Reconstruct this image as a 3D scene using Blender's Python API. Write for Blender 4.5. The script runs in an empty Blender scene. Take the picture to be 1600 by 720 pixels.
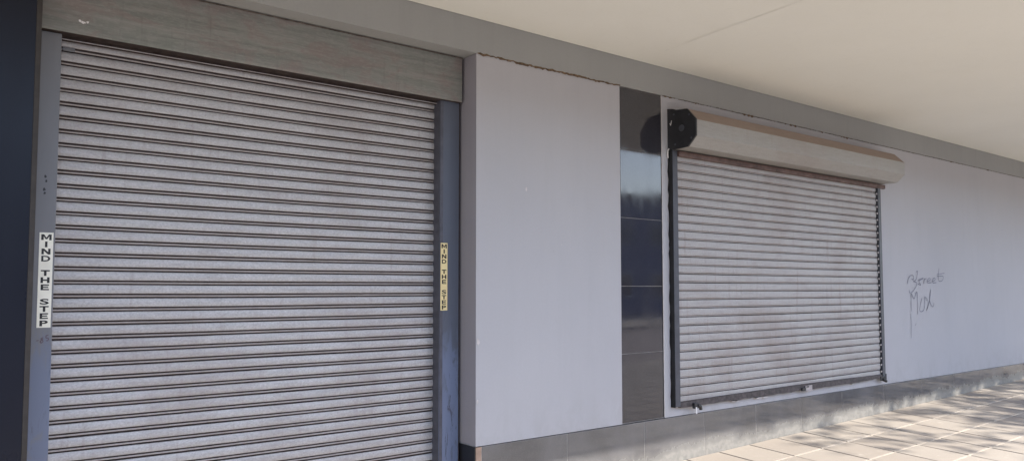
import bpy, bmesh, math, random
from mathutils import Vector, noise
random.seed(7)
R = math.radians
C = bpy.context.scene.collection
ZO = 1.62                      # camera height above the pavement at the door: heights below are written from eye level

# ---------------------------------------------------------------- helpers
class MB:
    """collects faces (world x, y and height from eye level) and links them as one mesh object"""
    def __init__(s): s.v = []; s.f = []; s.m = []; s.sm = []
    def face(s, pts, mi=0, smooth=False):
        n = len(s.v); s.v += [tuple(p) for p in pts]; s.f.append(tuple(range(n, n+len(pts)))); s.m.append(mi); s.sm.append(smooth)
    def box(s, x0, x1, y0, y1, z0, z1, mi=0, zf=None):
        # zf(x, y): optional extra height so a box can sit on the sloping street
        g = zf or (lambda x, y: 0.0)
        n = len(s.v)
        for z in (z0, z1):
            for (x, y) in ((x0, y0), (x1, y0), (x1, y1), (x0, y1)): s.v.append((x, y, z+g(x, y)))
        for q in ((3,2,1,0), (4,5,6,7), (0,1,5,4), (1,2,6,5), (2,3,7,6), (3,0,4,7)):
            s.f.append(tuple(n+i for i in q)); s.m.append(mi); s.sm.append(False)
    def prism_x(s, prof, x0, x1, mi=0, mats=None, caps=True):
        # profile of (y, z) points extruded along x
        k = len(prof); n = len(s.v)
        for x in (x0, x1):
            for (y, z) in prof: s.v.append((x, y, z))
        for i in range(k):
            j = (i+1) % k
            s.f.append((n+i, n+j, n+k+j, n+k+i)); s.m.append(mats[i] if mats else mi); s.sm.append(False)
        if caps:
            s.f.append(tuple(n+i for i in range(k-1, -1, -1))); s.m.append(mi); s.sm.append(False)
            s.f.append(tuple(n+k+i for i in range(k))); s.m.append(mi); s.sm.append(False)
    def tube(s, pts, rad, seg=8, mi=0, cap=True):
        rings = []; pts = [Vector(p) for p in pts]; up = None
        for i, p in enumerate(pts):
            d = (pts[min(i+1, len(pts)-1)] - pts[max(i-1, 0)]).normalized()
            a = d.cross(Vector((0.31, 0.17, 0.93))).normalized(); b = d.cross(a)
            r = rad[i] if isinstance(rad, (list, tuple)) else rad
            n = len(s.v)
            for k in range(seg):
                t = 2*math.pi*k/seg; q = p + a*math.cos(t)*r + b*math.sin(t)*r; s.v.append(tuple(q))
            rings.append(n)
        for i in range(len(rings)-1):
            for k in range(seg):
                k2 = (k+1) % seg
                s.f.append((rings[i]+k, rings[i]+k2, rings[i+1]+k2, rings[i+1]+k)); s.m.append(mi); s.sm.append(True)
        if cap:
            s.f.append(tuple(rings[0]+k for k in range(seg-1, -1, -1))); s.m.append(mi); s.sm.append(False)
            s.f.append(tuple(rings[-1]+k for k in range(seg))); s.m.append(mi); s.sm.append(False)
    def build(s, name, mats, parent=None, bevel=0.0, fix=True, abs_z=False):
        off = Vector((0, 0, 0)); p = parent
        while p: off += p.location; p = p.parent
        me = bpy.data.meshes.new(name)
        dz = 0 if abs_z else ZO
        me.from_pydata([(x-off.x, y-off.y, z+dz-off.z) for x, y, z in s.v], [], s.f)
        for m in (mats if isinstance(mats, (list, tuple)) else [mats]): me.materials.append(m)
        for po, mi, sm in zip(me.polygons, s.m, s.sm): po.material_index = mi; po.use_smooth = sm
        if fix:
            bm = bmesh.new(); bm.from_mesh(me); bmesh.ops.recalc_face_normals(bm, faces=bm.faces); bm.to_mesh(me); bm.free()
        me.update()
        o = bpy.data.objects.new(name, me); C.objects.link(o)
        if parent: o.parent = parent
        if bevel:
            b = o.modifiers.new('bevel', 'BEVEL'); b.width = bevel; b.segments = 2; b.limit_method = 'ANGLE'; b.angle_limit = R(35)
        return o

def thing(name, label, cat, loc, group=None):
    o = bpy.data.objects.new(name, None); C.objects.link(o); o.empty_display_size = .2
    o.location = (loc[0], loc[1], loc[2]+ZO); o['label'] = label; o['category'] = cat
    if group: o['group'] = group
    return o
def struct(o, kind='structure'): o['kind'] = kind; return o

# ---------------------------------------------------------------- materials
def new_mat(name):
    m = bpy.data.materials.new(name); m.use_nodes = True; nt = m.node_tree
    return m, nt, nt.nodes['Principled BSDF']
class N:
    def __init__(s, nt):
        s.nt = nt; g = nt.nodes.new('ShaderNodeNewGeometry'); s.pos = g.outputs['Position']; s.geo = g
    def link(s, a, b): s.nt.links.new(a, b)
    def noise(s, scale, stretch=(1,1,1), detail=4, rough=.55, dist=0, off=(0,0,0)):
        mp = s.nt.nodes.new('ShaderNodeMapping'); mp.inputs['Scale'].default_value = stretch; mp.inputs['Location'].default_value = off
        s.link(s.pos, mp.inputs['Vector'])
        n = s.nt.nodes.new('ShaderNodeTexNoise'); n.inputs['Scale'].default_value = scale
        n.inputs['Detail'].default_value = detail; n.inputs['Roughness'].default_value = rough; n.inputs['Distortion'].default_value = dist
        s.link(mp.outputs[0], n.inputs['Vector']); return n.outputs['Fac']
    def ramp(s, fac, a, b, ca=(0,0,0,1), cb=(1,1,1,1)):
        r = s.nt.nodes.new('ShaderNodeValToRGB'); e = r.color_ramp.elements
        e[0].position = a; e[1].position = b; e[0].color = ca; e[1].color = cb
        s.link(fac, r.inputs[0]); return r.outputs[0]
    def rng(s, fac, a, b, c=0., d=1.):
        r = s.nt.nodes.new('ShaderNodeMapRange'); r.inputs[1].default_value = a; r.inputs[2].default_value = b
        r.inputs[3].default_value = c; r.inputs[4].default_value = d; s.link(fac, r.inputs[0]); return r.outputs[0]
    def mix(s, fac, a, b):
        m = s.nt.nodes.new('ShaderNodeMix'); m.data_type = 'RGBA'
        for sock, v in ((m.inputs[0], fac), (m.inputs[6], a), (m.inputs[7], b)):
            if isinstance(v, (int, float)): sock.default_value = v
            elif isinstance(v, tuple): sock.default_value = v if len(v) == 4 else (*v, 1)
            else: s.link(v, sock)
        return m.outputs[2]
    def math(s, op, a, b=0.):
        m = s.nt.nodes.new('ShaderNodeMath'); m.operation = op
        for sock, v in ((m.inputs[0], a), (m.inputs[1], b)):
            if isinstance(v, (int, float)): sock.default_value = v
            else: s.link(v, sock)
        return m.outputs[0]
    def xyz(s):
        n = s.nt.nodes.new('ShaderNodeSeparateXYZ'); s.link(s.pos, n.inputs[0]); return n.outputs
    def bump(s, bsdf, h, strength, dist=.01):
        b = s.nt.nodes.new('ShaderNodeBump'); b.inputs['Strength'].default_value = strength; b.inputs['Distance'].default_value = dist
        s.link(h, b.inputs['Height']); s.link(b.outputs[0], bsdf.inputs['Normal'])

def plaster(name, c, c2, stain=.25, seed=0, bump=.12):
    m, nt, b = new_mat(name); n = N(nt)
    big = n.noise(.9, (1,1,.6), 5, .6, .4, (seed,0,0)); fine = n.noise(60, (1,1,1), 3, .6)
    streak = n.noise(3.2, (3,3,.22), 4, .6, .2, (seed,3,0))
    col = n.mix(n.rng(big, .3, .7), c, c2)
    col = n.mix(n.math('MULTIPLY', n.rng(streak, .52, .78), stain), col, tuple(x*.72 for x in c))
    col = n.mix(n.math('MULTIPLY', n.rng(fine, .35, .75), .10), col, tuple(x*.7 for x in c))
    spot = n.noise(9, (1,1,1), 2, .5, 0, (seed*2,0,5))
    col = n.mix(n.math('MULTIPLY', n.rng(spot, .74, .80), .12), col, tuple(x*.6 for x in c))
    dirt = n.math('MULTIPLY', n.rng(n.xyz()[2], .86, .50), n.rng(n.noise(6, (1,1,.6), 6, .7, .4, (seed,9,0)), .45, .75))
    col = n.mix(n.math('MULTIPLY', dirt, .30), col, (.22,.20,.175))
    n.link(col, b.inputs['Base Color']); b.inputs['Roughness'].default_value = .78
    b.inputs['Specular IOR Level'].default_value = .35
    h = n.math('ADD', n.math('MULTIPLY', n.noise(120, (1,1,1), 4, .65), .4), n.math('MULTIPLY', n.noise(4, (1,1,1), 3, .5), 1.4))
    n.bump(b, h, bump, .02)
    return m
M = {}
M['wall'] = plaster('grey_wall_plaster', (.402,.398,.420), (.430,.425,.445), .09, 0)
M['beam'] = plaster('beam_plaster', (.30,.304,.298), (.325,.328,.32), .15, 4)
M['ceiling'] = plaster('ceiling_paint', (.755,.748,.682), (.785,.778,.712), .06, 9, .06)
M['reveal'] = plaster('reveal_shaded_plaster', (.285,.27,.305), (.315,.30,.33), .15, 12)  # darker version of the wall plaster: the reveal's shade is in the colour

def galv(name, a, bcol, grimecol, rough=.5, metal=.25, grime=.3, seed=0.):
    m, nt, b = new_mat(name); n = N(nt)
    fine = n.noise(75, (1,1,1.5), 5, .78, .0, (seed,0,0)); br = n.noise(16, (.35,1,3.0), 5, .7, .3, (seed,1,0))
    big = n.noise(1.4, (1,1,1.2), 4, .6, .3, (seed,2,0)); run = n.noise(7, (3.5,1,.25), 4, .6, 0, (seed,7,0))
    col = n.mix(n.rng(fine, .32, .68), a, bcol)
    col = n.mix(n.math('MULTIPLY', n.rng(br, .45, .75), .45), col, tuple(x*.78 for x in a))
    col = n.mix(n.math('MULTIPLY', n.rng(big, .48, .75), grime), col, grimecol)
    col = n.mix(n.math('MULTIPLY', n.rng(run, .56, .75), grime*.8), col, grimecol)
    n.link(col, b.inputs['Base Color']); b.inputs['Metallic'].default_value = metal
    n.link(n.rng(fine, .2, .8, rough-.08, rough+.14), b.inputs['Roughness'])
    n.bump(b, n.noise(40, (.5,1,2), 4, .6), .05, .01)
    return m
M['slat'] = galv('galvanised_slat', (.325,.319,.326), (.535,.525,.535), (.25,.21,.20), .5, .2, .52)
M['slat_window'] = galv('galvanised_window_slat', (.29,.276,.272), (.44,.424,.42), (.225,.18,.16), .5, .15, .55, 5)
M['bead'] = galv('slat_bead', (.38,.345,.335), (.50,.46,.45), (.26,.19,.17), .5, .2, .5, 2)
def header_mat():
    m, nt, b = new_mat('weathered_zinc_header'); n = N(nt)
    brush = n.noise(11, (.16,1,3.2), 7, .72, .5, (3,0,0)); fine = n.noise(70, (.5,1,1.6), 4, .7)
    blot = n.noise(4.2, (.8,1,1.7), 6, .68, .7, (1,0,4)); vert = n.noise(10, (2.5,1,.3), 4, .6, .2, (8,0,0))
    col = n.mix(n.rng(brush, .32, .68), (.148,.158,.146), (.258,.258,.240))
    col = n.mix(n.math('MULTIPLY', n.rng(blot, .48, .60), .58), col, (.215,.165,.158))
    col = n.mix(n.math('MULTIPLY', n.rng(blot, .45, .32), .5), col, (.165,.185,.165))
    col = n.mix(n.math('MULTIPLY', n.rng(fine, .48, .75), .55), col, (.31,.30,.28))
    col = n.mix(n.math('MULTIPLY', n.rng(vert, .58, .75), .35), col, (.11,.105,.10))
    n.link(col, b.inputs['Base Color']); b.inputs['Roughness'].default_value = .6; b.inputs['Metallic'].default_value = .1
    n.bump(b, brush, .08, .01)
    return m
M['header'] = header_mat()
M['hood'] = galv('cream_hood_metal', (.29,.282,.262), (.36,.347,.33), (.25,.205,.18), .5, .05, .35, 8)
M['hood_dust'] = galv('dusty_hood_top', (.285,.215,.175), (.335,.26,.215), (.24,.185,.155), .75, .0, .4, 8)

def plain(name, c, rough=.6, var=.3, metal=0., scale=14, spec=.5):
    m, nt, b = new_mat(name); n = N(nt)
    f = n.noise(scale, (1,1,1), 5, .6); col = n.mix(n.rng(f, .3, .7), tuple(x*(1-var) for x in c), tuple(min(1, x*(1+var)) for x in c))
    n.link(col, b.inputs['Base Color']); b.inputs['Roughness'].default_value = rough; b.inputs['Metallic'].default_value = metal
    b.inputs['Specular IOR Level'].default_value = spec
    return m
M['grime'] = plain('groove_grime_and_shade', (.045,.034,.032), .8, .4, 0, 20, .2)  # groove dirt; also the painted shade under the door header
M['rust_grime'] = plain('rusty_groove_grime', (.17,.10,.075), .8, .5, 0, 9, .2)
M['black_metal'] = plain('black_paint', (.018,.018,.022), .45, .3)
M['guide_grey'] = plain('charcoal_guide_paint', (.052,.055,.070), .5, .2)
M['guide_black'] = plain('black_sealant', (.012,.012,.014), .6, .4)
M['brown_bar'] = plain('red_oxide_bar', (.115,.072,.062), .7, .45)
M['bottom_bar'] = plain('flaking_bottom_bar', (.058,.047,.048), .7, .7, 0, 24)
M['white_bit'] = plain('white_plastic', (.72,.70,.70), .5, .08)
M['latch'] = plain('worn_latch_plate', (.40,.36,.355), .6, .25)
M['crack'] = plain('brown_crack', (.15,.105,.07), .9, .6, 0, 30, .1)
M['dark_crack'] = plain('dark_joint', (.135,.115,.10), .9, .6, 0, 30, .1)
M['chip'] = plain('bare_plaster_chip', (.50,.47,.46), .8, .2)
M['grout'] = plain('tile_grout', (.48,.45,.42), .8, .25)
M['grout_dark'] = plain('column_grout_dark', (.22,.205,.195), .8, .25)
M['grout_mid'] = plain('plinth_grout_grey', (.33,.315,.30), .8, .25)
M['tan_edge'] = plain('raw_tile_edge', (.36,.25,.19), .8, .25)
M['pencil'] = plain('pencil_scrawl', (.215,.215,.25), .8, .2, 0, 60, .2)
M['ink'] = plain('sticker_ink', (.016,.015,.015), .5, .2)
M['sticker_white'] = plain('cream_sticker', (.84,.82,.72), .5, .06)
M['sticker_yellow'] = plain('yellow_sticker', (.78,.64,.33), .5, .06)
M['brown_trim'] = plain('brown_trim', (.030,.024,.020), .6, .4)
M['scribble'] = plain('brown_ink', (.10,.06,.08), .7, .3)

def jamb_mat(name, c, low_tint, top, seed, scuff=.8):
    m, nt, b = new_mat(name); n = N(nt)
    z = n.xyz()[2]
    f = n.noise(6, (2.5,2.5,.6), 6, .65, .6, (seed,0,0)); g = n.noise(10, (2.4,2.4,.5), 6, .72, .7, (seed,4,0))
    low = n.rng(z, ZO+top+.12, ZO+top-.35)
    w = n.math('MULTIPLY', n.rng(n.math('ADD', f, n.math('MULTIPLY', low, .22)), .54, .68), low)
    col = n.mix(n.math('MULTIPLY', n.rng(f, .3, .7), .4), c, tuple(x*.8 for x in c))
    col = n.mix(n.math('MULTIPLY', w, .85), col, low_tint)  # tint patches, denser towards the bottom
    sc = n.math('MULTIPLY', n.rng(g, .57, .66), n.rng(low, 0, 1, .05, scuff))
    col = n.mix(sc, col, (.045,.042,.06))
    n.link(col, b.inputs['Base Color']); b.inputs['Roughness'].default_value = .42
    n.bump(b, f, .06, .01)
    return m
M['jamb_l'] = jamb_mat('grey_jamb_paint', (.175,.178,.193), (.14,.17,.255), -.1, 2, .35)
M['jamb_r'] = jamb_mat('slate_jamb_paint', (.092,.104,.138), (.15,.185,.285), -.2, 6, .9)
M['jamb_inner'] = plain('dark_jamb_channel', (.075,.075,.095), .5, .25)

def tile_mat(name, c, speck, rough=.13, dust=0.0, splash_lit=False, ior=1.6):
    m, nt, b = new_mat(name); n = N(nt)
    f = n.noise(140, (1,1,1), 4, .7); v = n.noise(2.2, (1,1,1), 4, .6, .3)
    col = n.mix(n.rng(f, .5, .72), c, speck)
    rnd = n.geo.outputs['Random Per Island']
    col = n.mix(n.math('MULTIPLY', rnd, .35), col, tuple(min(1, x*1.7) for x in c))
    d = n.math('MULTIPLY', n.rng(v, .35, .7), dust)
    col = n.mix(d, col, (.22,.22,.23))
    ro = n.rng(n.noise(5, (1,1,.4), 4, .6), .3, .7, rough-.04, rough+.07)
    if splash_lit:  # splash stain, extended so its pale colour also brightens the sunlit band
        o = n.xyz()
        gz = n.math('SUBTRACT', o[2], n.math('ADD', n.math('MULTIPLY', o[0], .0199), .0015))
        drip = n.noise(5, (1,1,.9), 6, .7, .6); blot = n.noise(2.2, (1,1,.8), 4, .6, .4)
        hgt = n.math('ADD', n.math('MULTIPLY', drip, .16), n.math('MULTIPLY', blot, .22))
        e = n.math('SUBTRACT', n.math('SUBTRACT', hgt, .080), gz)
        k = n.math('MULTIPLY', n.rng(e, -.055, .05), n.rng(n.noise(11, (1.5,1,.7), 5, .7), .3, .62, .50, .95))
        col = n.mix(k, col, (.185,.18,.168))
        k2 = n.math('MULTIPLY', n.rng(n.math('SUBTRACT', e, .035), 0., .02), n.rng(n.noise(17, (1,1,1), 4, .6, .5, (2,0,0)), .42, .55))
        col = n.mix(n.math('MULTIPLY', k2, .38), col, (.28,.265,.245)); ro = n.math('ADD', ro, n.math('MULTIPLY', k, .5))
    n.link(col, b.inputs['Base Color']); n.link(ro, b.inputs['Roughness'])
    b.inputs['IOR'].default_value = ior
    n.bump(b, n.noise(3, (1,1,1), 2, .5), .015, .02)
    return m
M['tile_dark'] = tile_mat('black_polished_tile', (.022,.021,.027), (.042,.041,.048), .05, .05, False, 1.6)
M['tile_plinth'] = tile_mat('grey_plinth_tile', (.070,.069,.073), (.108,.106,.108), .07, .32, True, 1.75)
M['tile_navy'] = tile_mat('navy_cladding', (.009,.0105,.018), (.014,.016,.024), .3, .0, False, 1.3)
M['tile_reveal'] = tile_mat('black_reveal_tile', (.010,.010,.012), (.014,.014,.016), .35, .0)

def paver_mat():
    m, nt, b = new_mat('concrete_paver'); n = N(nt)
    rnd = n.geo.outputs['Random Per Island']
    f = n.noise(70, (1,1,1), 5, .7); v = n.noise(2.0, (1,1,1), 5, .65, .5); s = n.noise(9, (1,1,1), 4, .6)
    col = n.mix(rnd, (.275,.242,.212), (.345,.31,.272))
    col = n.mix(n.math('MULTIPLY', n.rng(f, .4, .75), .35), col, (.22,.19,.165))
    col = n.mix(n.math('MULTIPLY', n.rng(v, .45, .75), .4), col, (.27,.225,.19))
    col = n.mix(n.math('MULTIPLY', n.rng(s, .62, .75), .35), col, (.50,.46,.41))
    n.link(col, b.inputs['Base Color']); b.inputs['Roughness'].default_value = .85
    n.bump(b, n.math('ADD', f, s), .25, .004)
    return m
M['paver'] = paver_mat()
M['mortar'] = plain('pale_mortar', (.445,.395,.335), .9, .2, 0, 12, .2)
M['joint_dark'] = plain('dark_joint_sand', (.075,.06,.05), .9, .4, 0, 12, .2)
M['asphalt'] = plain('asphalt', (.255,.215,.20), .9, .2, 0, 3)
M['kerb'] = plain('kerb_concrete', (.34,.32,.29), .85, .2)
M['earth'] = plain('dusty_ground', (.22,.17,.12), .95, .3, 0, .6)
M['bark'] = plain('bark', (.10,.08,.065), .9, .4)
M['leaf'] = plain('leaf', (.06,.085,.028), .7, .4, 0, 1.5)
M['render_blue'] = plain('opposite_render', (.115,.15,.26), .8, .15, 0, 1)
M['render_tan'] = plain('opposite_render_tan', (.30,.25,.22), .8, .15, 0, 1)
M['roof'] = plain('roof_sheet', (.16,.12,.11), .7, .2)
M['frame_w'] = plain('window_frame_white', (.6,.6,.6), .5, .1)
mg, ntg, bg = new_mat('dark_glass'); bg.inputs['Base Color'].default_value = (.02,.025,.03,1); bg.inputs['Roughness'].default_value = .06; M['glass'] = mg
_n = N(ntg); _n.bump(bg, _n.noise(1.2), .02, .02)

# ---------------------------------------------------------------- street slope
GZ = -1.6185
def gx(x): return .0199*max(-30, min(45, x))
def gnd(x, y): return gx(x) + .045*y
XL, XR = -6.0, 24.0
PY = -7.8                       # kerb line
ZB, ZT = 1.727, 1.980           # underside of beam, ceiling
ZP = -1.117                     # top of tiled plinth
W = 3.06                        # canopy depth

# pavement: mortar bed, dark cross joints, individual pavers
mb = MB()
xs = [-45, -30, XL, 0, 6, 12, 18, XR, 45, 60]
for i in range(len(xs)-1):
    a, b = xs[i], xs[i+1]
    mb.face([(a,PY,GZ+gnd(a,PY)-.004), (b,PY,GZ+gnd(b,PY)-.004), (b,.3,GZ+gnd(b,.3)-.004), (a,.3,GZ+gnd(a,.3)-.004)], 0)
xj = [6.27+.46*k for k in range(-26, 38)]
yj = [0.0] + [-.495-.46*k for k in range(0, 18)]
for x in xj:
    for i in range(len(yj)-1):
        y1, y0 = yj[i]-.012, yj[i+1]+.012
        if y0 < PY: continue
        w = random.uniform(.009, .014)
        mb.face([(x-w,y0,GZ+gnd(x-w,y0)-.002), (x+w,y0,GZ+gnd(x+w,y0)-.002), (x+w,y1,GZ+gnd(x+w,y1)-.002), (x-w,y1,GZ+gnd(x-w,y1)-.002)], 1)
pav = struct(mb.build('pavement', [M['mortar'], M['joint_dark']], fix=False))
mb = MB()
for k in range(len(xj)-1):
    for i in range(len(yj)-1):
        y1, y0 = yj[i]-(.004 if i == 0 else .006)-random.uniform(0,.004), yj[i+1]+.006+random.uniform(0,.004)
        if y0 < PY+.01: continue
        x0, x1 = xj[k]+random.uniform(.005,.008), xj[k+1]-random.uniform(.005,.008)
        dz = random.uniform(-.0012, .0012); tx = random.uniform(-.004,.004); ty = random.uniform(-.004,.004)
        cx, cy = (x0+x1)/2, (y0+y1)/2
        zf = lambda x, y: GZ + gnd(x, y) + dz + tx*(x-cx) + ty*(y-cy)
        r = .004
        n0 = len(mb.v)
        for (x, y, d) in ((x0,y0,-.006),(x1,y0,-.006),(x1,y1,-.006),(x0,y1,-.006),(x0+r,y0+r,.002),(x1-r,y0+r,.002),(x1-r,y1-r,.002),(x0+r,y1-r,.002)):
            mb.v.append((x, y, zf(x, y)+d))
        for q in ((4,5,6,7),(0,1,5,4),(1,2,6,5),(2,3,7,6),(3,0,4,7)):
            mb.f.append(tuple(n0+i2 for i2 in q)); mb.m.append(0); mb.sm.append(False)
mb.build('pavers', M['paver'], pav, fix=False)
# kerb, road, far pavement, ground
def strip(y0, y1, dz0, dz1, name, m, far=False):
    s = MB(); xx = [-400,-30,0,45,400] if far else [-60,-30,0,20,45,60]
    for i in range(len(xx)-1):
        a, b = xx[i], xx[i+1]
        s.face([(a,y0,GZ+gx(a)+dz0), (b,y0,GZ+gx(b)+dz0), (b,y1,GZ+gx(b)+dz1), (a,y1,GZ+gx(a)+dz1)])
    return struct(s.build(name, m, fix=False))
kb = MB()
kx = [-30+1.0*i for i in range(75)]
for a in kx:
    kb.box(a+.004, a+.996, PY-.16, PY-.002, -.14, .0, 0, lambda x, y: GZ+gx(x)+.045*PY)
struct(kb.build('kerb', M['kerb'], bevel=.015))
strip(-17.0, PY-.15, -.46, -.475, 'road', M['asphalt'])
strip(-23.0, -17.0, -.33, -.36, 'opposite_pavement', M['paver'])
strip(-400, 60, -.62, -.62, 'ground', M['earth'], True)

# ---------------------------------------------------------------- the shop wall
shop = thing('shop_wall', 'long pale grey plastered shop wall with dark tiled plinth and a scrawl', 'wall', (8.0, .25, GZ+gnd(8,.25)))
def plaster_sheet(x0, x1, z0, z1, y, nx, nz, s, edges=True, depth=.5):
    # slightly uneven plaster face with side returns
    pts = {}
    for i in range(nx+1):
        for j in range(nz+1):
            x = x0+(x1-x0)*i/nx; z = z0+(z1-z0)*j/nz
            e = 0 if (i in (0, nx) or j in (0, nz)) else 1
            d = .003*noise.noise(Vector((x*1.1, z*1.3, 3.1)))*e
            s.v.append((x, y+d, z)); pts[i, j] = len(s.v)-1
    for i in range(nx):
        for j in range(nz):
            s.f.append((pts[i,j], pts[i+1,j], pts[i+1,j+1], pts[i,j+1])); s.m.append(0); s.sm.append(True)
    if edges: s.face([(x0,y,z0),(x0,y,z1),(x0,y+depth,z1),(x0,y+depth,z0)])
    s.face([(x1,y,z0),(x1,y+depth,z0),(x1,y+depth,z1),(x1,y,z1)])
    s.face([(x0,y,z1),(x1,y,z1),(x1,y+depth,z1),(x0,y+depth,z1)])
    s.face([(x0,y,z0),(x0,y+depth,z0),(x1,y+depth,z0),(x1,y,z0)])
s = MB(); plaster_sheet(3.083, 4.560, ZP, ZB-.002, 0, 20, 30, s, False); s.build('plaster', M['wall'], shop, fix=False)
s = MB(); plaster_sheet(5.085, XR, ZP, ZB-.002, 0, 160, 30, s); s.build('plaster', M['wall'], shop, fix=False)
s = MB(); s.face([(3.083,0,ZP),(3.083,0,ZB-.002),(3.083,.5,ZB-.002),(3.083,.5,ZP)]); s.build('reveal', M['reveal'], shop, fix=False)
# backing behind tiles
s = MB(); s.box(3.0845, XR, .03, .5, GZ-.6, ZP-.001, 0); s.box(4.56, 5.085, .03, .5, ZP, ZB-.003, 0)
s.build('tile_backing', M['grout'], shop)
# beam over wall and door
s = MB(); plaster_sheet(XL, XR, ZB, ZT+.02, -.002, 180, 4, s, depth=.6); s.build('beam', M['beam'], shop, fix=False)
# dark tile column
zj = [ZP+.004, -.540, .027, .606, 1.187, ZB-.006]
s = MB()
for i in range(5):
    t = random.uniform(-.0012,.0012)
    s.box(4.566, 5.079, .004+t, .03, zj[i]+.002, zj[i+1]-.002)
s.build('column_tiles', M['tile_dark'], shop, bevel=.0015)
s = MB(); s.box(4.560, 5.085, .007, .031, ZP, ZB-.005, 0); s.build('column_grout', M['grout_dark'], shop)
# ragged white plaster lip beside the column
s = MB(); z = ZP+.01
random.seed(3)
prev = .004
while z < ZB-.03:
    dz = random.uniform(.02,.06); w = .004+random.random()*.004
    s.face([(5.080-prev*.4,-.0012,z),(5.088,-.0012,z),(5.088,-.0012,z+dz),(5.080-w*.4,-.0012,z+dz)]); prev = w; z += dz
s.build('plaster_lip', M['chip'], shop, fix=False)
# tiled plinth
joints = [3.134, 3.949, 4.824, 5.612, 6.400, 7.187, 7.98, 8.91, 9.843, 10.767, 11.594, 12.368, 13.163]
while joints[-1] < XR: joints.append(joints[-1]+.81)
joints[-1] = XR
s = MB()
for i in range(len(joints)-1):
    a, b = joints[i]+.0025, joints[i+1]-.0025; t = random.uniform(-.001,.001)
    s.box(a, b, -.004+t, .028, GZ-.25, ZP-.004-random.uniform(0,.003), 0, None)
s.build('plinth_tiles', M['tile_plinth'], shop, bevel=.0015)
s = MB(); s.box(3.10, XR, -.0022, .03, GZ-.25, ZP-.006, 0); s.build('plinth_grout', M['grout_mid'], shop)
s = MB(); s.box(3.083, 3.131, -.004, .012, GZ-.25, ZP-.006, 0); s.build('plinth_edge_strip', M['tan_edge'], shop)
s = MB(); s.box(3.0745, 3.082, .0, .30, GZ-.25, ZP-.004, 0); s.build('reveal_tile', M['tile_reveal'], shop)
# ragged crack under the beam
def ragged(x0, x1, z, wmin, wmax, step, gap, seed, y=-.0045):
    s = MB(); rr = random.Random(seed); x = x0; w = wmin; o = 0
    while x < x1:
        d = rr.uniform(step*.5, step*1.5); w2 = rr.uniform(wmin, wmax); o2 = rr.uniform(-.4, .4)*wmax
        if rr.random() > gap:
            s.face([(x,y,z-w+o),(x+d,y,z-w2+o2),(x+d,y,z+w2*.6+o2),(x,y,z+w*.6+o)])
        x += d; w = w2; o = o2
    return s
ragged(3.09, 4.56, ZB, .004, .013, .022, .02, 5).build('beam_crack', M['crack'], shop, fix=False)
ragged(5.09, 14.5, ZB, .0015, .006, .03, .10, 8).build('beam_crack', M['dark_crack'], shop, fix=False)
s = MB(); rr = random.Random(4)
for cx in [4.25, 4.31, 5.13, 5.2, 5.55, 5.6, 6.3, 6.37, 6.42, 7.0, 7.1, 7.18, 7.7, 8.1, 8.16, 8.22, 8.9, 9.7, 10.9, 12.1]:
    r = rr.uniform(.005,.016)
    pts = [(cx+r*2.0*math.cos(t)*rr.uniform(.5,1.2), -.006, ZB-.004+r*.8*math.sin(t)*rr.uniform(.5,1.2)) for t in [i*math.pi/5 for i in range(10)]]
    s.face(pts)
s.build('plaster_flake', M['crack'], shop, fix=False)
s = MB()
for (cx, cz, r) in [(3.544,.76,.012),(4.046,1.576,.007),(3.10,-.373,.020),(3.094,-.80,.014),(10.04,-1.10,.012),(3.9,.35,.006),(4.2,-.2,.005)]:
    s.face([(cx+r*.7*math.cos(t)*rr.uniform(.6,1.2), -.0045, cz+r*1.3*math.sin(t)*rr.uniform(.6,1.2)) for t in [i*math.pi/5 for i in range(10)]])
s.build('plaster_chip', M['chip'], shop, fix=False)
# the scrawl: thin pencil strokes
ST = [[(9.556,.066),(9.592,.128),(9.643,.167),(9.718,.171),(9.722,.121),(9.673,.129)],
 [(9.80,.216),(9.844,.225),(9.794,.122),(9.72,.098),(9.802,.083),(9.789,.036),(9.696,-.026),(9.62,-.045),(9.609,-.011)],
 [(9.837,.107),(9.922,.131),(9.99,.139),(9.87,.099),(9.917,.052),(9.834,.067)],
 [(10.024,.14),(9.992,.068),(10.023,.124),(10.075,.137)],
 [(10.09,.10),(10.178,.117),(10.169,.141),(10.109,.125),(10.096,.085),(10.21,.085)],
 [(10.229,.101),(10.318,.118),(10.302,.145),(10.248,.126),(10.245,.085),(10.351,.086)],
 [(10.436,.274),(10.408,.127),(10.46,.103),(10.533,.12),(10.548,.169),(10.375,.167)],
 [(10.376,.192),(10.594,.211)],
 [(9.642,-.273),(9.652,-.057),(9.723,-.12),(9.805,-.034),(9.81,-.315)],
 [(9.933,-.113),(9.863,-.269),(9.982,-.256),(10.009,-.098),(10.057,-.146)],
 [(10.059,-.106),(10.106,-.178),(10.049,-.272),(10.143,-.147),(10.18,-.003),(10.144,-.131),(10.191,-.211),(10.242,-.22),(10.263,-.18)],
 [(9.624,-.304),(9.628,-.45),(9.619,-.60)],[(9.76,-.423),(9.735,-.453)]]
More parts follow.
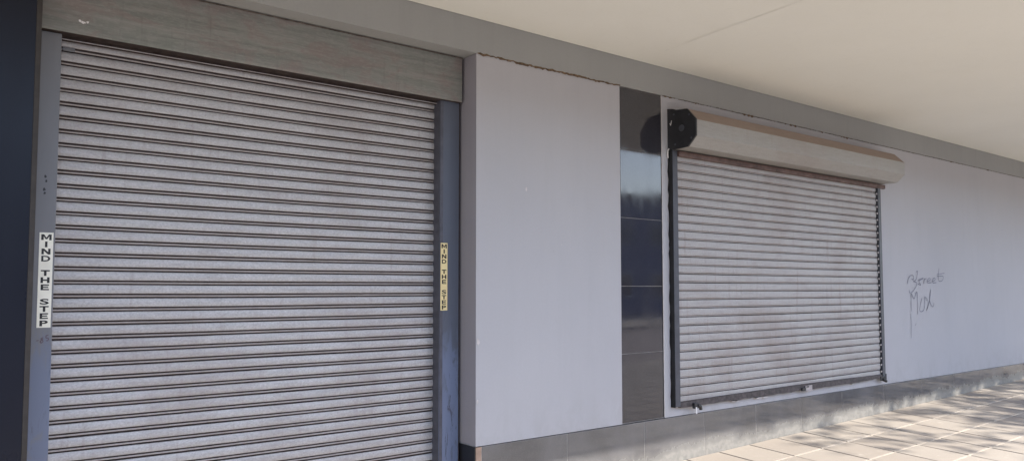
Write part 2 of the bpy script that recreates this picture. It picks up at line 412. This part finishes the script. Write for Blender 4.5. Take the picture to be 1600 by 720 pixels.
def stroke(s, pts, w, y):
    out = []
    for i in range(len(pts)-1):
        p0 = pts[max(i-1,0)]; p1 = pts[i]; p2 = pts[i+1]; p3 = pts[min(i+2,len(pts)-1)]
        for k in range(5):
            t = k/5
            out.append(tuple(.5*((2*p1[c])+(-p0[c]+p2[c])*t+(2*p0[c]-5*p1[c]+4*p2[c]-p3[c])*t*t+(-p0[c]+3*p1[c]-3*p2[c]+p3[c])*t**3) for c in (0,1)))
    out.append(pts[-1])
    L = []
    for i, p in enumerate(out):
        a = out[max(i-1,0)]; b = out[min(i+1,len(out)-1)]
        d = Vector((b[0]-a[0], b[1]-a[1])); d = d.normalized() if d.length > 0 else Vector((1,0))
        nn = Vector((-d.y, d.x))*w*random.uniform(.6,1.15)
        L.append(((p[0]+nn.x, y, p[1]+nn.y), (p[0]-nn.x, y, p[1]-nn.y)))
    for i in range(len(L)-1): s.face([L[i][0], L[i][1], L[i+1][1], L[i+1][0]])
s = MB()
for k, p in enumerate(ST): stroke(s, p, .0056 if k < 11 else .0046, -.0042-.0001*k)
g = s.build('graffiti', M['pencil'], shop, fix=False); g['label'] = 'thin grey handwritten scrawl on the wall right of the window shutter'

# ---------------------------------------------------------------- canopy
can = thing('canopy', 'cream painted concrete canopy slab over the pavement', 'canopy', (8, -1.5, ZT))
s = MB(); s.box(XL, XR, -W, -.004, ZT, ZT+.28); s.build('slab', M['ceiling'], can, bevel=.01)
s = MB(); rr = random.Random(2)
line = [(4.758,-.34),(4.735,-.6),(4.708,-.855),(4.69,-1.2),(4.676,-1.498),(4.655,-1.659),(4.63,-2.1),(4.60,-2.9)]
for i in range(len(line)-1):
    (xa,ya),(xb,yb) = line[i], line[i+1]
    for k in range(6):
        t0, t1 = k/6, (k+1)/6; w = rr.uniform(.0015,.004)*(2.0 if rr.random() > .85 else 1)
        a = (xa+(xb-xa)*t0, ya+(yb-ya)*t0); b = (xa+(xb-xa)*t1, ya+(yb-ya)*t1)
        s.face([(a[0]-w,a[1],ZT-.002),(a[0]+w,a[1],ZT-.002),(b[0]+w,b[1],ZT-.002),(b[0]-w,b[1],ZT-.002)])
mcl = plain('ceiling_hairline', (.72,.715,.655), .8, .06); s.build('hairline_crack', mcl, can, fix=False)

# ---------------------------------------------------------------- dark pier on the left
pier = thing('clad_pier', 'dark navy clad pier at the left of the large roller door', 'pier', (-2.5, .25, GZ))
s = MB(); s.box(XL, .350, .006, .5, GZ-.5, ZB-.004); s.build('core', M['grime'], pier)
s = MB()
for i, (a, b) in enumerate([(-1.44,-.255),(-.25,.3515)] + [(-1.445-1.19*k-1.185, -1.445-1.19*k) for k in range(4)]):
    s.box(max(a, XL), b, 0, .006, GZ-.3, ZB-.005)
s.build('cladding', M['tile_navy'], pier, bevel=.001)
s = MB(); s.box(.352, .376, -.001, .18, GZ-.3, ZB-.005); s.build('edge_trim', M['brown_trim'], pier, bevel=.001)

# ---------------------------------------------------------------- slatted curtains
def slat_profile(kind):
    # (z fraction from top of one slat to its bottom, depth towards the street, material of the face below the point)
    if kind == 'door':
        return [(0.00, -.006, 1), (.055, -.006, 1), (.07, .0035, 0), (.13, .0062, 0), (.25, .0085, 0), (.40, .0095, 0), (.55, .0088, 0), (.66, .0066, 0), (.715, .004, 1), (.745, -.0015, 1), (.835, -.005, 2), (.86, .000, 2), (.90, .0018, 2), (.945, .0005, 2), (.965, -.004, 1)]
    return [(0.00, -.005, 1), (.022, -.005, 1), (.032, .004, 0), (.12, .0058, 0), (.28, .0073, 0), (.45, .0080, 0), (.64, .0077, 0), (.78, .0068, 0), (.820, .0060, 3), (.828, .0015, 3), (.868, .001, 0), (.88, .0042, 0), (.945, .0040, 0), (.965, -.003, 1)]
def curtain(x0, x1, ztop, zbot, pitch, y, kind, seed, wave):
    s = MB(); rr = random.Random(seed); prof = slat_profile(kind)
    nx = 60; dents = [(rr.uniform(x0+.2, x1-.2), rr.uniform(zbot+.1, ztop-.2), rr.uniform(.05,.16), rr.uniform(-.006,.007)) for _ in range(14)]
    n = int(math.ceil((ztop-zbot)/pitch)); rows = []
    for k in range(n):
        zt = ztop-k*pitch; oy = rr.uniform(-.0007,.0007); tilt = rr.uniform(-.0012,.0012); sag = .004*(k/n); ph = rr.uniform(0, 6)
        for (f, d, mi) in prof:
            row = []
            for i in range(nx+1):
                x = x0+(x1-x0)*i/nx; u = i/nx-.5
                yy = y - d + oy + wave*noise.noise(Vector((x*.9, zt*.8, seed))) + .0006*math.sin(x*3+ph) + sum(a*math.exp(-(((x-dx)/(2.2*q))**2+((zt-dz)/q)**2)) for dx, dz, q, a in dents)
                zz = zt - f*pitch + tilt*u*2 + .0026*noise.noise(Vector((x*1.0, zt*5, seed+9))) - sag*(1-4*u*u)
                row.append((x, yy, zz))
            rows.append((row, mi))
    base = len(s.v)
    for row, mi in rows: s.v += row
    for r in range(len(rows)-1):
        mi = rows[r][1]
        for i in range(nx):
            a = base+r*(nx+1)+i; b = a+nx+1
            s.f.append((a, b, b+1, a+1)); s.m.append(mi); s.sm.append(mi == 0)
    return s
door = thing('roller_door', 'big closed galvanised roller shutter door in a grey steel frame', 'roller shutter', (1.73, .29, GZ+gnd(1.73,.2)))
curtain(.470, 2.905, 1.468, GZ-.02, .0756, .285, 'door', 1, .004).build('curtain', [M['slat'], M['grime'], M['bead'], M['rust_grime']], door, fix=False)
s = MB(); s.box(.35, 3.08, .40, .5, GZ-.3, ZB-.004); s.build('backing', M['grime'], door)
s = MB(); s.box(.500, .560, .2745, .284, 1.318, 1.339); s.build('slat_clip', M['jamb_l'], door, bevel=.002)
# jambs
s = MB(); s.box(.390, .486, .188, .30, GZ-.1, 1.383); jl = s.build('jamb', M['jamb_l'], door, bevel=.003); jl['label'] = 'narrow grey left jamb turning blue towards the ground'
s = MB(); s.box(2.893, 3.056, .188, .195, GZ-.1, 1.389); s.box(2.893, 2.905, .195, .30, GZ-.1, 1.389, 1)
jr = s.build('jamb', [M['jamb_r'], M['jamb_inner']], door); jr['label'] = 'wide slate blue right jamb with scuffed paint'
s = MB(); s.box(2.893, 2.918, .184, .1885, GZ-.1, 1.388); s.build('jamb_lip', M['jamb_inner'], jr, bevel=.0015)
s = MB(); s.box(3.0575, 3.066, .19, .26, GZ-.1, 1.70); s.build('shadow_gap', M['grime'], door)
s = MB(); rr = random.Random(6)
for (x, z) in [(.431,.60),(.436,.575),(.428,.53),(.430,.51)]:
    s.face([(x+.006*math.cos(t)*rr.uniform(.5,1.3), .1865, z+.010*math.sin(t)*rr.uniform(.4,1.2)) for t in [i*math.pi/4 for i in range(8)]])
s.build('paint_scab', M['black_metal'], jl, fix=False)
s = MB()
for p in ([(.415,-.268),(.426,-.266)], [(.446,-.252),(.436,-.258),(.446,-.270),(.437,-.280),(.434,-.270),(.446,-.258)], [(.470,-.240),(.460,-.242),(.459,-.254),(.469,-.256),(.468,-.268),(.459,-.268)]):
    stroke(s, p, .0022, .1866)
s.build('scribble', M['scribble'], jl, fix=False)
# header box: flat weathered sheet with a folded lower lip
s = MB(); s.prism_x([(.150,1.716),(.150,1.398),(.156,1.387),(.262,1.387),(.262,1.716)], .388, 3.0585, 0, [0,0,1,0,0]); hd = s.build('header_box', [M['header'], M['grime']], door, bevel=.002)  # underside coloured dark for the shade below the header
s = MB(); s.box(.388, 3.06, .146, .185, 1.7165, 1.7210); s.build('top_flashing', M['dark_crack'], hd)
s = MB(); s.box(.488, 2.893, .240, .262, 1.366, 1.3865); s.build('gap_shade_bar', M['grime'], door)  # dark bar painted in for the shaded gap above the curtain
s = MB(); s.box(.488, 2.893, .236, .2395, 1.368, 1.373); s.build('lintel_edge', M['bead'], door)
s = MB(); rr = random.Random(11)
for (x, z, r) in [(.563,1.460,.008),(.577,1.455,.009),(.587,1.455,.006),(.601,1.460,.008)]:
    s.face([(x+r*math.cos(t)*rr.uniform(.6,1.1), .1485, z+r*math.sin(t)*rr.uniform(.6,1.1)) for t in [i*math.pi/5 for i in range(10)]])
s.build('paint_splash', M['white_bit'], hd, fix=False)

# ---------------------------------------------------------------- stickers
BLOCK = {   # bold block capitals on a unit square
 'M': [(0,0),(0,1),(.27,1),(.5,.42),(.73,1),(1,1),(1,0),(.77,0),(.77,.66),(.58,.16),(.42,.16),(.23,.66),(.23,0)],
 'N': [(0,0),(0,1),(.27,1),(.74,.40),(.74,1),(1,1),(1,0),(.73,0),(.26,.60),(.26,0)],
 'I': [(0,0),(0,1),(1,1),(1,0)],
 'T': [(.36,0),(.36,.77),(0,.77),(0,1),(1,1),(1,.77),(.64,.77),(.64,0)],
 'H': [(0,0),(0,1),(.28,1),(.28,.62),(.72,.62),(.72,1),(1,1),(1,0),(.72,0),(.72,.38),(.28,.38),(.28,0)],
 'E': [(0,0),(0,1),(1,1),(1,.78),(.30,.78),(.30,.61),(.92,.61),(.92,.40),(.30,.40),(.30,.22),(1,.22),(1,0)]}
def letters(parent, ch, rows, x, y, ztop, pitch, wid, hgt, m):
    for c, row in zip(ch, rows):
        if c in BLOCK:
            vs = [Vector((a, b, 0)) for a, b in BLOCK[c]]; fs = [tuple(range(len(vs)))]
        else:
            cu = bpy.data.curves.new('t', 'FONT'); cu.body = c; cu.size = 1; cu.resolution_u = 4; cu.offset = .032
            ob = bpy.data.objects.new('t', cu); C.objects.link(ob)
            dg = bpy.context.evaluated_depsgraph_get(); dg.update()
            me = ob.evaluated_get(dg).to_mesh()
            vs = [v.co.copy() for v in me.vertices]; fs = [tuple(p.vertices) for p in me.polygons]
            ob.evaluated_get(dg).to_mesh_clear()
            bpy.data.objects.remove(ob); bpy.data.curves.remove(cu)
        x0 = min(v.x for v in vs); x1 = max(v.x for v in vs); y0 = min(v.y for v in vs); y1 = max(v.y for v in vs)
        w = wid if c != 'I' else wid*.27
        if c == 'M': w = wid*1.15
        if c in 'EP': w = wid*.92
        L = MB(); zc = ztop-pitch*(row+.5)
        for v in vs: L.v.append((x+((v.x-x0)/(x1-x0)-.5)*w, y, zc+((v.y-y0)/(y1-y0)-.5)*hgt))
        for f in fs: L.f.append(f); L.m.append(0); L.sm.append(False)
        L.build('letter', m, parent, fix=False)
TXT = 'MINDTHESTEP'; ROWS = [0,1,2,3,5,6,7,9,10,11,12]
def sticker(label, xc, zt, zb, w, m, lw, y):
    t = thing('warning_sticker', label, 'sticker', (xc, y, zb), 'vertical step warning stickers')
    s = MB(); s.box(xc-w/2, xc+w/2, y-.0012, y, zb, zt); s.build('backing_strip', m, t)
    letters(t, TXT, ROWS, xc, y-.0018, zt-.006, (zt-zb-.010)/13, lw, (zt-zb)/13*.79, M['ink'])
sticker('cream vertical MIND THE STEP sticker on the narrow left door jamb', .4455, .302, -.200, .064, M['sticker_white'], .041, .1876)
sticker('yellow vertical MIND THE STEP sticker on the wide right door jamb', 2.9265, .338, -.152, .058, M['sticker_yellow'], .039, .1836)

# ---------------------------------------------------------------- window shutter
win = thing('window_shutter', 'closed window roller shutter with cream octagonal hood and charcoal side guides', 'roller shutter', (7.03, 0, -1.05))
curtain(5.235, 8.80, 1.215, -1.005, .0770, -.020, 'window', 4, .003).build('curtain', [M['slat_window'], M['grime'], M['bead'], M['rust_grime']], win, fix=False)
s = MB(); s.box(5.24, 8.795, -.004, -.001, -1.0, 1.25); s.build('backing', M['grime'], win)
hood = [(-.006,1.600),(-.190,1.588),(-.306,1.472),(-.306,1.332),(-.218,1.247),(-.006,1.247)]
s = MB(); s.prism_x(hood, 5.180, 8.935, 0, [1,1,0,0,0,0]); s.build('hood', [M['hood'], M['hood_dust']], win, bevel=.0015)
# end plate: thick dark octagon with a raised ring and hub
ep = [(-.002,1.604),(-.050,1.598),(-.100,1.585),(-.228,1.575),(-.322,1.470),(-.320,1.327),(-.232,1.241),(-.070,1.236),(-.002,1.250)]
s = MB(); s.prism_x(ep, 5.160, 5.1795); e = s.build('end_plate', M['black_metal'], win, bevel=.003)
s = MB(); s.tube([(5.160,-.165,1.415),(5.152,-.165,1.415)], [.030,.026], 20); s.build('axle_hub', M['guide_grey'], e)
for (by, bz) in ((-.08,1.55),(-.25,1.52),(-.27,1.31),(-.09,1.28)):
    s = MB(); s.tube([(5.160,by,bz),(5.155,by,bz)], .009, 6); s.build('bolt', M['guide_grey'], e)
s = MB(); s.tube([(5.158,-.02,1.252),(5.150,-.012,1.235),(5.150,-.010,1.20),(5.156,-.008,1.17)], .006, 8); s.build('cable_stub', M['white_bit'], e)
s = MB(); s.face([(5.1585,-.035,1.46),(5.1585,-.050,1.50),(5.1585,-.056,1.50),(5.1585,-.045,1.455)]); s.face([(5.1585,-.030,1.475),(5.1585,-.040,1.455),(5.1585,-.044,1.46),(5.1585,-.034,1.48)]); s.build('paint_chip', M['white_bit'], e, fix=False)
s = MB(); s.prism_x([(-.002,1.614),(-.06,1.604),(-.10,1.588),(-.002,1.598)], 5.162, 5.21); s.build('mounting_tab', M['black_metal'], win)
# guides
def guide(x0, x1, label, seed):
    s = MB(); s.box(x0, x1, -.047, -.001, -1.03, 1.24)
    o = s.build('guide', M['guide_grey'], win, bevel=.003); o['label'] = label
    return o
gl = guide(5.174, 5.240, 'left charcoal guide with a ragged black edge', 1)
s = MB(); rr = random.Random(9); z = -1.035; w = .012
while z < 1.24:
    d = rr.uniform(.03,.09); w2 = rr.uniform(.004,.018)
    x = 5.1725
    s.face([(x,-.045,z),(x,-.001,z),(x,-.001,z+d),(x,-.045,z+d)])
    s.face([(x,-.0016,z),(x-w,-.0016,z),(x-w2,-.0016,z+d),(x,-.0016,z+d)])
    z += d; w = w2
s.build('sealant', M['guide_black'], gl, fix=False)
gr = guide(8.812, 8.876, 'slim right guide with dark notches along the slat ends', 2)
s = MB(); s.box(8.794, 8.8115, -.034, -.001, -1.02, 1.23); s.build('channel', M['guide_black'], gr)
k = 0
while 1.19-.077*k > -1.0:
    z = 1.205-.077*k; s = MB(); s.box(8.785, 8.813, -.040, -.0345, z-.014, z+.004); s.build('slat_end_clip', M['bead'], gr); k += 1
s = MB(); s.box(8.868, 8.892, -.052, -.002, -1.055, -.985); s.build('foot', M['guide_grey'], gr, bevel=.003)
s = MB(); s.prism_x([(-.030,1.236),(-.066,1.236),(-.066,1.190),(-.030,1.190)], 5.242, 8.955); s.build('hood_lip', M['brown_bar'], win, bevel=.003)
# bottom bar: uneven angle section
s = MB(); rr = random.Random(12); x = 5.242; n = 46; rows = []
for i in range(n+1):
    xx = 5.242+(8.80-5.242)*i/n; t = i/n
    sag = .012*math.sin(t*math.pi*1.1)-.028*t + rr.uniform(-.0035,.0035)
    zt = -.990 + .010*math.sin(t*3.1); zb = -1.041 + max(0, (t-.90))*.25 + rr.uniform(-.004,.004)
    rows.append([(xx,-.026,zt),(xx,-.044,zt-.004),(xx,-.047,zb),(xx,-.012,zb-.002)])
for i in range(n):
    for j in range(3): s.face([rows[i][j], rows[i][j+1], rows[i+1][j+1], rows[i+1][j]], 0)
s.face(rows[0]); s.face(rows[-1][::-1]); bb = s.build('bottom_bar', M['bottom_bar'], win, fix=False)
rr = random.Random(13)
for k in range(5):
    s = MB()
    x0 = rr.uniform(5.6, 8.6); d = rr.uniform(.03,.12); z = -1.051
    s.box(x0, x0+d, -.032, -.001, z-rr.uniform(.004,.014), z); s.build('mortar_crumb', M['chip'], win)
# lock at the left foot, latch plate, end stop
s = MB(); s.box(5.395, 5.455, -.075, -.047, -1.060, -1.012); s.tube([(5.44,-.070,-1.035),(5.475,-.074,-1.045),(5.485,-.07,-1.075)], .016, 8)
lk = s.build('padlock', M['black_metal'], win, bevel=.004)
s = MB(); s.box(5.405, 5.420, -.082, -.0755, -1.105, -1.045); s.build('key_tag', M['white_bit'], lk, bevel=.002)
s = MB(); s.box(7.185, 7.31, -.058, -.048, -1.043, -.996); s.box(7.19, 7.30, -.066, -.058, -1.054, -1.043); lt = s.build('latch_plate', M['latch'], win, bevel=.003)
s = MB(); s.box(7.20, 7.245, -.0592, -.058, -1.015, -1.000); s.box(7.12, 7.183, -.062, -.046, -1.046, -1.015); s.build('latch_bolt', M['black_metal'], lt)
s = MB(); s.box(8.74, 8.862, -.056, -.0475, -1.060, -1.012); s.tube([(8.79,-.052,-1.045),(8.86,-.060,-1.070)], .018, 8); s.build('end_stop', M['guide_black'], win, bevel=.004)

# ---------------------------------------------------------------- trees by the road (right ones throw the streaky shade; left ones are added to block light)
def tree(x, y, label, seed, h=7.0, leaves=900, lean=(0,0)):
    rr = random.Random(seed)
    base = Vector((x, y, GZ+gnd(x, y)-.05))
    t = thing('street_tree', label, 'tree', tuple(base), 'street trees along the kerb')
    s = MB(); tips = []
    def limb(p, d, L, r, lev):
        pts = [p]; q = p.copy(); dd = d.copy(); n = 5
        for i in range(n):
            dd = (dd + Vector((rr.uniform(-.16,.16), rr.uniform(-.16,.16), rr.uniform(-.03,.12)))).normalized(); q = q + dd*L/n; pts.append(q.copy())
        rad = [r*(1-.55*i/n) for i in range(n+1)]
        s.tube(pts, rad, 10 if lev == 0 else 6)
        if lev >= 2: tips.extend(pts[2:])
        if lev < 3:
            k = 4 if lev == 0 else 3
            for j in range(k):
                a = rr.uniform(0, 6.283) if lev else 6.283*j/k+rr.uniform(-.4,.4)
                sp = rr.uniform(.35,.75)
                side = Vector((math.cos(a), math.sin(a), 0))
                nd = (dd*(1-sp*.5)+side*sp+Vector((0,0,.25))).normalized()
                at = pts[-1] if (j < 2 or lev == 0) else pts[3]
                limb(at.copy(), nd, L*rr.uniform(.62,.8), rad[-1]*rr.uniform(.6,.8), lev+1)
    limb(base, Vector((lean[0], lean[1], 1)).normalized(), h*.36, .17, 0)
    s.build('trunk', M['bark'], t, fix=False)
    c = MB()
    for i in range(leaves):
        p = rr.choice(tips) + Vector((rr.gauss(0,.28), rr.gauss(0,.28), rr.gauss(0,.22)))
        a = Vector((rr.gauss(0,1), rr.gauss(0,1), rr.gauss(0,1))).normalized(); b = a.cross(Vector((rr.random(), rr.random(), 1))).normalized()
        L = rr.uniform(.10,.20)
        c.face([p-a*L, p-b*L*.4, p+a*L, p+b*L*.4])
    c.build('crown', M['leaf'], t, fix=False)
tree(17.2, -7.3, 'bare limbed tree by the kerb, nearest the end of the window shutter', 21, 11.5, 1500)
tree(21.0, -7.2, 'taller bare tree by the kerb beyond the scrawl', 22, 12.5, 900)
tree(26.0, -7.0, 'slender bare tree at the far kerb end', 27, 11.0, 500)
tree(-10.5, -6.4, 'added unseen leafy tree blocking light left of the clad pier', 25, 8.4, 5200)  # both leafy trees are added out of view to darken the reveal
tree(-15.5, -5.2, 'second added unseen leafy tree blocking light from the left', 26, 8.0, 5200)

# ---------------------------------------------------------------- buildings across the road
def opposite(x0, x1, y, h, m, label, nwin):
    z0 = GZ+gx((x0+x1)/2)-.45
    t = thing('opposite_building', label, 'building', ((x0+x1)/2, y-4, z0), 'buildings across the road')
    s = MB(); s.box(x0, x1, y-8, y, z0, z0+h); s.build('wall', m, t)
    s = MB(); s.box(x0-.25, x1+.25, y-8.3, y+.35, z0+h, z0+h+.25); s.build('roof', M['roof'], t, bevel=.02)
    dx = (x1-x0)/nwin
    for i in range(nwin):
        for fl in (0, 1):
            if 3.2+fl*3.1 > h-.6: continue
            a = x0+dx*i+dx*.22; b = x0+dx*(i+1)-dx*.22; z = z0+1.0+fl*3.2
            s = MB(); s.box(a, b, y+.002, y+.06, z, z+.08); s.box(a, b, y+.002, y+.06, z+1.42, z+1.5); s.box(a, a+.08, y+.002, y+.06, z+.08, z+1.42); s.box(b-.08, b, y+.002, y+.06, z+.08, z+1.42)
            f = s.build('window', M['frame_w'], t)
            s = MB(); s.box(a+.08, b-.08, y+.004, y+.02, z+.08, z+1.42); s.build('pane', M['glass'], f)
opposite(2, 19, -27, 7.3, M['render_blue'], 'blue grey block across the road facing the window shutter', 5)
opposite(19.6, 38, -27.5, 7.0, M['render_blue'], 'wide blue grey block across the road between its neighbours', 5)
opposite(40, 56, -27, 7.6, M['render_blue'], 'grey blue corner block farthest across the road', 4)
opposite(-20, 1, -27, 7.0, M['render_tan'], 'tan long block across the road from the roller door', 6)

# ---------------------------------------------------------------- light
AZ, EL = 37.0, None
prof = (ZT-(-1.335))/W
EL = math.degrees(math.atan(prof*math.cos(R(AZ))))
to_sun = Vector((math.sin(R(AZ))*math.cos(R(EL)), -math.cos(R(AZ))*math.cos(R(EL)), math.sin(R(EL))))
sl = bpy.data.lights.new('sun', 'SUN'); sl.energy = 3.0; sl.angle = R(.55); sl.color = (1, .93, .82)
so = bpy.data.objects.new('sun', sl); C.objects.link(so); so.location = (0, 0, 20)
so.rotation_euler = (-to_sun).to_track_quat('-Z', 'Y').to_euler()
w = bpy.data.worlds.new('World'); bpy.context.scene.world = w; w.use_nodes = True
nt = w.node_tree; bgn = nt.nodes['Background']; sky = nt.nodes.new('ShaderNodeTexSky')
sky.sky_type = 'NISHITA'; sky.sun_disc = False; sky.sun_elevation = R(EL)
sky.sun_rotation = math.atan2(to_sun.x, to_sun.y)
sky.air_density = 1.0; sky.dust_density = 2.2; sky.ozone_density = 1.0; sky.altitude = 1200
nt.links.new(sky.outputs[0], bgn.inputs[0]); bgn.inputs[1].default_value = .15

# ---------------------------------------------------------------- camera
cd = bpy.data.cameras.new('camera'); cam = bpy.data.objects.new('camera', cd); C.objects.link(cam)
cam.location = (0, -4.48, ZO); cam.rotation_euler = (R(90+3.208), R(.025), R(-37.132))
cd.sensor_width = 36; cd.lens = 1176.67/1600*36; cd.shift_x = .0018; cd.shift_y = .0162; cd.clip_end = 2000; cd.clip_start = .05
sc = bpy.context.scene; sc.camera = cam
sc.view_settings.view_transform = 'Standard'; sc.view_settings.look = 'None'; sc.view_settings.gamma = 1; sc.view_settings.use_curve_mapping = False
sc.view_settings.exposure = 1.68
sc.cycles.use_denoising = True; sc.cycles.max_bounces = 10; sc.cycles.diffuse_bounces = 6
